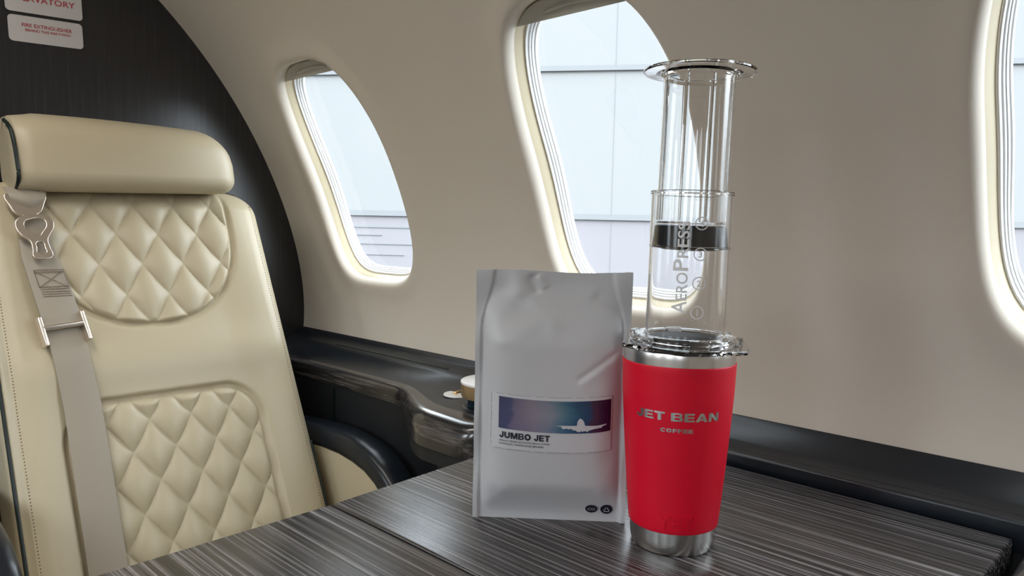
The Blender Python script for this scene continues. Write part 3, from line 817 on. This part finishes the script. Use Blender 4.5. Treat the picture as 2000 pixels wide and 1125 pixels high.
WIDE = {   # heavy extended capitals: width, polygons on a unit height
    'J': (.92, G((.56, .40, .90, 1)) + arcp(.46, .40, .44, .42, .11, .14, -PI, 0, 12)[:], ),
    'U': (1.16, G((.02, .42, .36, 1), (.80, .42, 1.14, 1)) + arcp(.58, .43, .56, .45, .22, .18, -PI, 0, 14)),
    'M': (1.44, G((.02, 0, .34, 1), (1.08, 0, 1.40, 1)) + [[(.02, 1), (.46, 1), (.84, 0), (.58, 0)], [(.96, 1), (1.40, 1), (.84, 0), (.58, 0)]]),
    'B': (1.16, G((.02, 0, .36, 1), (.36, .80, .74, 1), (.36, .42, .74, .60), (.36, 0, .76, .20)) + arcp(.74, .74, .34, .26, .06, .07, -PI / 2, PI / 2, 8) + arcp(.76, .30, .38, .30, .08, .10, -PI / 2, PI / 2, 8)),
    'O': (1.26, ROUND),
    'E': (1.02, G((.02, 0, .36, 1), (.36, .78, .98, 1), (.36, .40, .94, .60), (.36, 0, 1.0, .22))),
    'T': (1.06, G((0, .77, 1.04, 1), (.35, 0, .69, .77))),
    'A': (1.26, [[(0, 0), (.36, 0), (.74, 1), (.46, 1)], [(.86, 0), (1.24, 0), (.78, 1), (.50, 1)]] + G((.30, .16, .94, .36))),
    'N': (1.20, G((.02, 0, .34, 1), (.84, 0, 1.16, 1)) + [[(.02, 1), (.40, 1), (1.16, 0), (.78, 0)]]),
    'C': (1.18, arcp(.62, .5, .62, .52, .27, .25, PI * .17, PI * 1.83, 24)),
    'F': (.98, G((.02, 0, .36, 1), (.36, .78, .96, 1), (.36, .38, .90, .60))),
    ' ': (.42, []),
}
def wide(name, body, h, fn, m, parent, sx=1.0, align='LEFT', gap=.07, cuts=2):
    polys = []; x = 0; 
    for c in body:
        w, ps = WIDE[c]
        k = 0
        for p in ps: polys.append([((x + a) * h * sx, b * h, k) for a, b in p]); k += 1
        x += w + gap
    tot = (x - gap) * h * sx; dx = -tot / 2 if align == 'CENTER' else 0
    me = bpy.data.meshes.new(name); bm = bmesh.new()
    for poly in polys: bm.faces.new([bm.verts.new((a, b, k * 1e-6)) for a, b, k in poly])
    bmesh.ops.triangulate(bm, faces=bm.faces)
    if cuts: bmesh.ops.subdivide_edges(bm, edges=bm.edges, cuts=cuts, use_grid_fill=True)
    for v in bm.verts:
        a, b, k = v.co; v.co = Vector(fn(a + dx, b, k * 2))
    bm.to_mesh(me); bm.free(); me.materials.append(m)
    o = bpy.data.objects.new(name, me); COL.objects.link(o); o.parent = parent; return o
def onlab(s0, z0): return lambda x, y, q=0: bpt(s0 + x, z0 + y + cvd(s0 + x) + .0006, .0007 + q)
wide('title_print', 'JUMBO JET', .0054, onlab(.0224, .0744), M['ink'], lab, sx=.80, cuts=1)
text('small_print', 'SINGLE ORIGIN ROASTED BEAN COFFEE', .0021, onlab(.0223, .0714), M['ink'], lab, sxx=1.12, sub=0)
text('small_print', 'CHOCOLATE, TOASTED SUGAR, MOLASSES', .0021, onlab(.0223, .0688), M['ink'], lab, sxx=.92, bold=.01, sub=0)
# two round marks low on the bag
for c0, tri in ((.1022, False), (.1151, True)):
    def disc(r, lift, name, m, parent, sq=.82):
        return flatfill(name, [[(c0 + r * math.cos(2 * PI * k / 40), .0118 + sq * r * math.sin(2 * PI * k / 40)) for k in range(40)]], lambda s, z: bpt(s, z, lift), m, parent)
    mk = disc(.0052, .0012, 'round_mark', M['ink'], bag, .72 if not tri else .85)
    if tri:
        T = [(c0 + .0032 * math.cos(a) * 1.0, .0112 + .0030 * math.sin(a)) for a in (PI / 2, PI * 7 / 6, PI * 11 / 6)]
        polys = []
        for i in range(3):
            a, b = np.array(T[i]), np.array(T[(i + 1) % 3]); d = (b - a) / np.linalg.norm(b - a) * .0006; n_ = np.array([-d[1], d[0]]) * .45
            polys.append([tuple(a + d - n_), tuple(b - d - n_), tuple(b - d + n_), tuple(a + d + n_)])
        flatfill('mark_glyph', polys, lambda s, z: bpt(s, z, .0016), M['label'], mk)
    else:
        text('mark_glyph', 'CO', .0040, lambda x, y: bpt(c0 + x, .0105 + y * .8, .0016), M['label'], mk, align='CENTER', sxx=1.1)

# ------------------------------------------------------------------ tumbler
TX, TY = .515, .309
TR = math.atan2(-TX, TY) + 0.0
th_ = -math.atan2(TX, TY)
tum = empty('travel_tumbler', (TX, TY, .70), th_)
tag(tum, 'red powder-coated steel travel tumbler standing on the table', 'tumbler')
def rad(z): return float(np.interp(z, [0, .0158, .0376, .0727, .0912, .1246, .1482, .156], [.0331, .0345, .0366, .0394, .0408, .0430, .0438, .0436]))
zs_ = list(np.linspace(.0035, .157, 50))
prof = [(0, .001), (.0300, .0), (.0322, .0008), (.0330, .003)] + [(rad(z), z) for z in zs_[1:]] + [(.0433, .1585), (.0424, .1588), (.0418, .1575)] + [(rad(z) - .0022, z) for z in np.linspace(.150, .02, 14)] + [(.02, .006), (0, .006)]
MB().lathe(prof, 128).build('steel_body', M['steel'], tum, angle=40)
ZB, ZT = .0185, .1492
pr = [(rad(ZB) + .0001, ZB), (rad(ZB) + .0005, ZB + .0004)] + [(rad(z) + .0006, z) for z in np.linspace(ZB + .001, ZT - .001, 40)] + [(rad(ZT) + .0005, ZT - .0004), (rad(ZT) + .0001, ZT)]
MB().lathe(pr, 128).build('red_sleeve', M['red'], tum, angle=60)
def oncyl(x0, z0, lift, sc=1.0):
    def f(x, y, q=0):
        z = z0 + y; r = rad(z) + .0006 + lift + q; a = (x0 + x) / .0412
        return (r * math.sin(a), -r * math.cos(a), z)
    return f
wide('lettering', 'JET BEAN', .0066, oncyl(.0004, .1088, .0002), M['steel'], tum, sx=1.16, align='CENTER', gap=.06)
wide('lettering', 'COFFEE', .0031, oncyl(.0004, .1000, .0002), M['steel'], tum, sx=1.12, align='CENTER', gap=.10, cuts=1)
text('embossed_lettering', 'YETI', .0165, oncyl(.0045, .0225, .00025), M['red'], tum, align='CENTER', sxx=1.05, bold=.02, sub=2, deep=.0004)

# ------------------------------------------------------------------ coffee press standing on the tumbler
px0 = np.array([TX, TY]) + .0036 * np.array([math.cos(th_), math.sin(th_)])
cp = empty('coffee_press', (float(px0[0]), float(px0[1]), .8589), th_)
tag(cp, 'clear plastic coffee press with black rubber seal standing on the tumbler', 'coffee press')
cp.rotation_mode = 'XYZ'; cp.rotation_euler = (0, math.radians(.75), th_)
# heights above the flange underside
def hexr(t, k=0):
    a = (t + PI / 6) % (PI / 3) - PI / 6; h = math.cos(PI / 6) / math.cos(a); return 1 * (.30 + .70 * h) / (.30 + .70)
fl = MB().lathe([(.0300, .0030), (.0310, .0008), (.0530, .0008), (.0538, .0016), (.0538, .0030), (.0530, .0040), (.0310, .0040), (.0300, .0036), (.0300, .0030)], 192, rf=lambda t, k: hexr(t) if 2 <= k <= 5 else 1)
fl.build('flange', M['clear'], cp, angle=18)
rg = MB()
rg.lathe([(.0318, .0042), (.0425, .0042), (.0430, .0050), (.0430, .0066), (.0408, .0070), (.0402, .0078), (.0402, .0098), (.0392, .0104), (.0330, .0104), (.0322, .0096), (.0318, .0042)], 144)
# lugs around the ring
for k in range(6):
    a0 = k * PI / 3 + PI / 6 + .25; P = []
    for a in np.linspace(a0 - .17, a0 + .17, 9):
        P.append([(r * math.cos(a), r * math.sin(a), z) for r, z in ((.0395, .0106), (.0436, .0106), (.0444, .0098), (.0444, .0044), (.0395, .0044))])
    rg.grid(P, close_v=True); rg.cap(P[0]); rg.cap(P[-1], True)
cap_ = rg.build('locking_ring', M['clear'], cp, angle=18)
fc = MB().lathe([(0, -.006), (.0300, -.006), (.0308, -.004), (.0308, .0000), (.0280, .0020), (.0280, .0080), (.0272, .0086), (0, .0084)], 96)
tag(fc.build('filter_cap', M['filter'], cp, angle=40), 'black filter cap')
ch_ = MB()
Ro, Ri = .0312, .0294
ch_.lathe([(Ri, .0045), (Ri, .0065), (Ri, .1195), (Ri, .1215), (Ri + .0006, .1223), (.0318, .1223), (.0322, .1216), (.0322, .1203), (.0315, .1196), (.0314, .0800), (.0318, .0796), (.0318, .0788), (.0312, .0784), (.0312, .0764), (Ro, .0065), (Ro, .0045), (Ro - .0006, .0042), (Ri + .0004, .0042), (Ri, .0045)], 144)
chamber = ch_.build('chamber', M['clear'], cp, angle=18)
# plunger
Po, Pi = .0270, .0254
def ribs(t, k):
    if k in (0, 1, 2, 9, 10, 11): 
        a = (t + PI / 8) % (PI / 4) - PI / 8
        return 1 - .035 * math.exp(-(a / .035) ** 2)
    return 1
pprof = [(Pi, .1000), (Pi, .150), (Pi, .2085), (Pi + .0004, .2105), (.0420, .2125), (.0428, .2135), (.0428, .2145), (.0415, .2150), (Po + .0015, .2135)]
plg = MB()
prof_in = [(Pi, .0995 + .109 * k / 6) for k in range(7)]
full = prof_in + [(Pi + .0006, .2112), (.0330, .2128), (.0418, .2134), (.0427, .2140), (.0427, .2150), (.0418, .2155), (.0320, .2150), (Po + .0022, .2140), (Po + .0004, .2100)] 
full = [(Pi, .0995 + .112 * k / 6) for k in range(7)] + [(Pi + .0006, .2132), (.0330, .2147), (.0400, .2146), (.0420, .2150), (.0428, .2144), (.0428, .2132), (.0420, .2126), (.0330, .2122), (Po + .0024, .2108), (Po + .0002, .2085)] + [(Po, .2085 - .109 * k / 6) for k in range(1, 7)] + [(Pi, .0995)]
NP = 240
def ribf(t, k):
    if k <= 6 or k == len(full) - 1:
        a = (t + .35 + PI / 8) % (PI / 4) - PI / 8
        return 1 - .028 * math.exp(-(a / .03) ** 2)
    return 1
plg.lathe(full, NP, rf=ribf)
pl_ = plg.build('plunger', M['clear'], cp, angle=18)
pl_.rotation_euler = (0, math.radians(.35), 0); pl_.location = (-.0006, 0, 0)
MB().lathe([(0, .0985), (.0262, .0985), (.0268, .0978), (.0268, .0968), (0, .0966)], 96).build('plunger_foot', M['clear'], pl_, angle=40)
sealp = [(0, .0958), (.0262, .0958), (.0272, .0950), (.0276, .0925), (.0288, .0830), (.0291, .0800), (.0291, .0792), (.0286, .0788), (.02, .0770), (0, .0760)]
MB().lathe(sealp, 128).build('rubber_seal', M['rubber'], cp, angle=40)
# printed marks on the chamber
def onch(fn):
    def f(x, y):
        ax, az = fn(x, y); r = .0318; a = ax / .0314; return (r * math.sin(a), -r * math.cos(a), az)
    return f
def vert(x0, z0): return onch(lambda x, y: (x0 - y, z0 + x))
s0 = -.0004
text('lettering', 'A', .0158, vert(s0, .0296), M['frost'], chamber, sub=1, bold=.012, fit=.0096)
text('lettering', 'ERO', .0118, vert(s0, .0398), M['frost'], chamber, sub=1, bold=.014, fit=.0208)
text('lettering', 'P', .0158, vert(s0 - .0002, .0618), M['frost'], chamber, sub=1, bold=.016, fit=.0088)
text('lettering', 'RESS', .0118, vert(s0 - .0004, .0716), M['frost'], chamber, sub=1, bold=.014, fit=.0266)
for n_, (xx, zz2) in enumerate(((.0078, .0310), (.0081, .0529), (.0080, .0747), (.0079, .0976))):
    ro, ri = .0050, .0042; mbm = MB(); P = []
    for k in range(48):
        a = 2 * PI * k / 48; f = onch(lambda x, y: (x, y))
        P.append([f(xx + ro * math.cos(a), zz2 + ro * math.sin(a)), f(xx + ri * math.cos(a), zz2 + ri * math.sin(a))])
    mbm.grid(P, close_u=True); ring_ = mbm.build('scale_circle', M['frost'], chamber, smooth=False)
    text('scale_number', str(n_ + 1), .0066, onch(lambda x, y, xx=xx, zz2=zz2: (xx + x, zz2 - .0023 + y)), M['frost'], ring_, align='CENTER', bold=.02)

# ------------------------------------------------------------------ placards on the front bulkhead
def placard(x0, x1, z0, z1, lines, label):
    cx, cz = (x0 + x1) / 2, (z0 + z1) / 2
    o = rbox((x1 - x0) / 2, .0012, (z1 - z0) / 2, .0011, 4)
    # rounded corners
    mb = MB(); hx, hz, r = (x1 - x0) / 2, (z1 - z0) / 2, .006; ring = []
    for (sx_, sz_, a0) in ((1, 1, 0), (-1, 1, PI / 2), (-1, -1, PI), (1, -1, 1.5 * PI)):
        for k in range(9): a = a0 + PI / 2 * k / 8; ring.append((sx_ * (hx - r) + r * math.cos(a), sz_ * (hz - r) + r * math.sin(a)))
    A = [(x, -.0015, z) for x, z in ring]; B = [(x, 0, z) for x, z in ring]
    mb.grid([A, B], close_v=True); mb.cap(A); mb.cap(B, True)
    p = mb.build('placard', M['white'], smooth=False); p.location = (cx, BY - .0005, cz); p.rotation_euler = (0, math.radians(-2.5), 0)
    tag(p, label, 'sign')
    for (t, sz, dx, dz, sxx) in lines:
        text('placard_lettering', t, sz, lambda x, y: (x + dx, -.0019, y + dz), M['red_ink'], p, align='CENTER', sxx=sxx, bold=.012)
placard(.2965, .3990, 1.2215, 1.2610, [('FIRE EXTINGUISHER', .0078, .001, .0035, 1.0), ('BEHIND THIS PARTITION', .0057, .002, -.0030, .98)], 'white fire extinguisher placard with red lettering, lower one on the dark partition')
placard(.2925, .3985, 1.2660, 1.3150, [('LAVATORY', .0125, .006, -.0070, 1.15)], 'white placard with large red lettering, cut by the top of the photo')
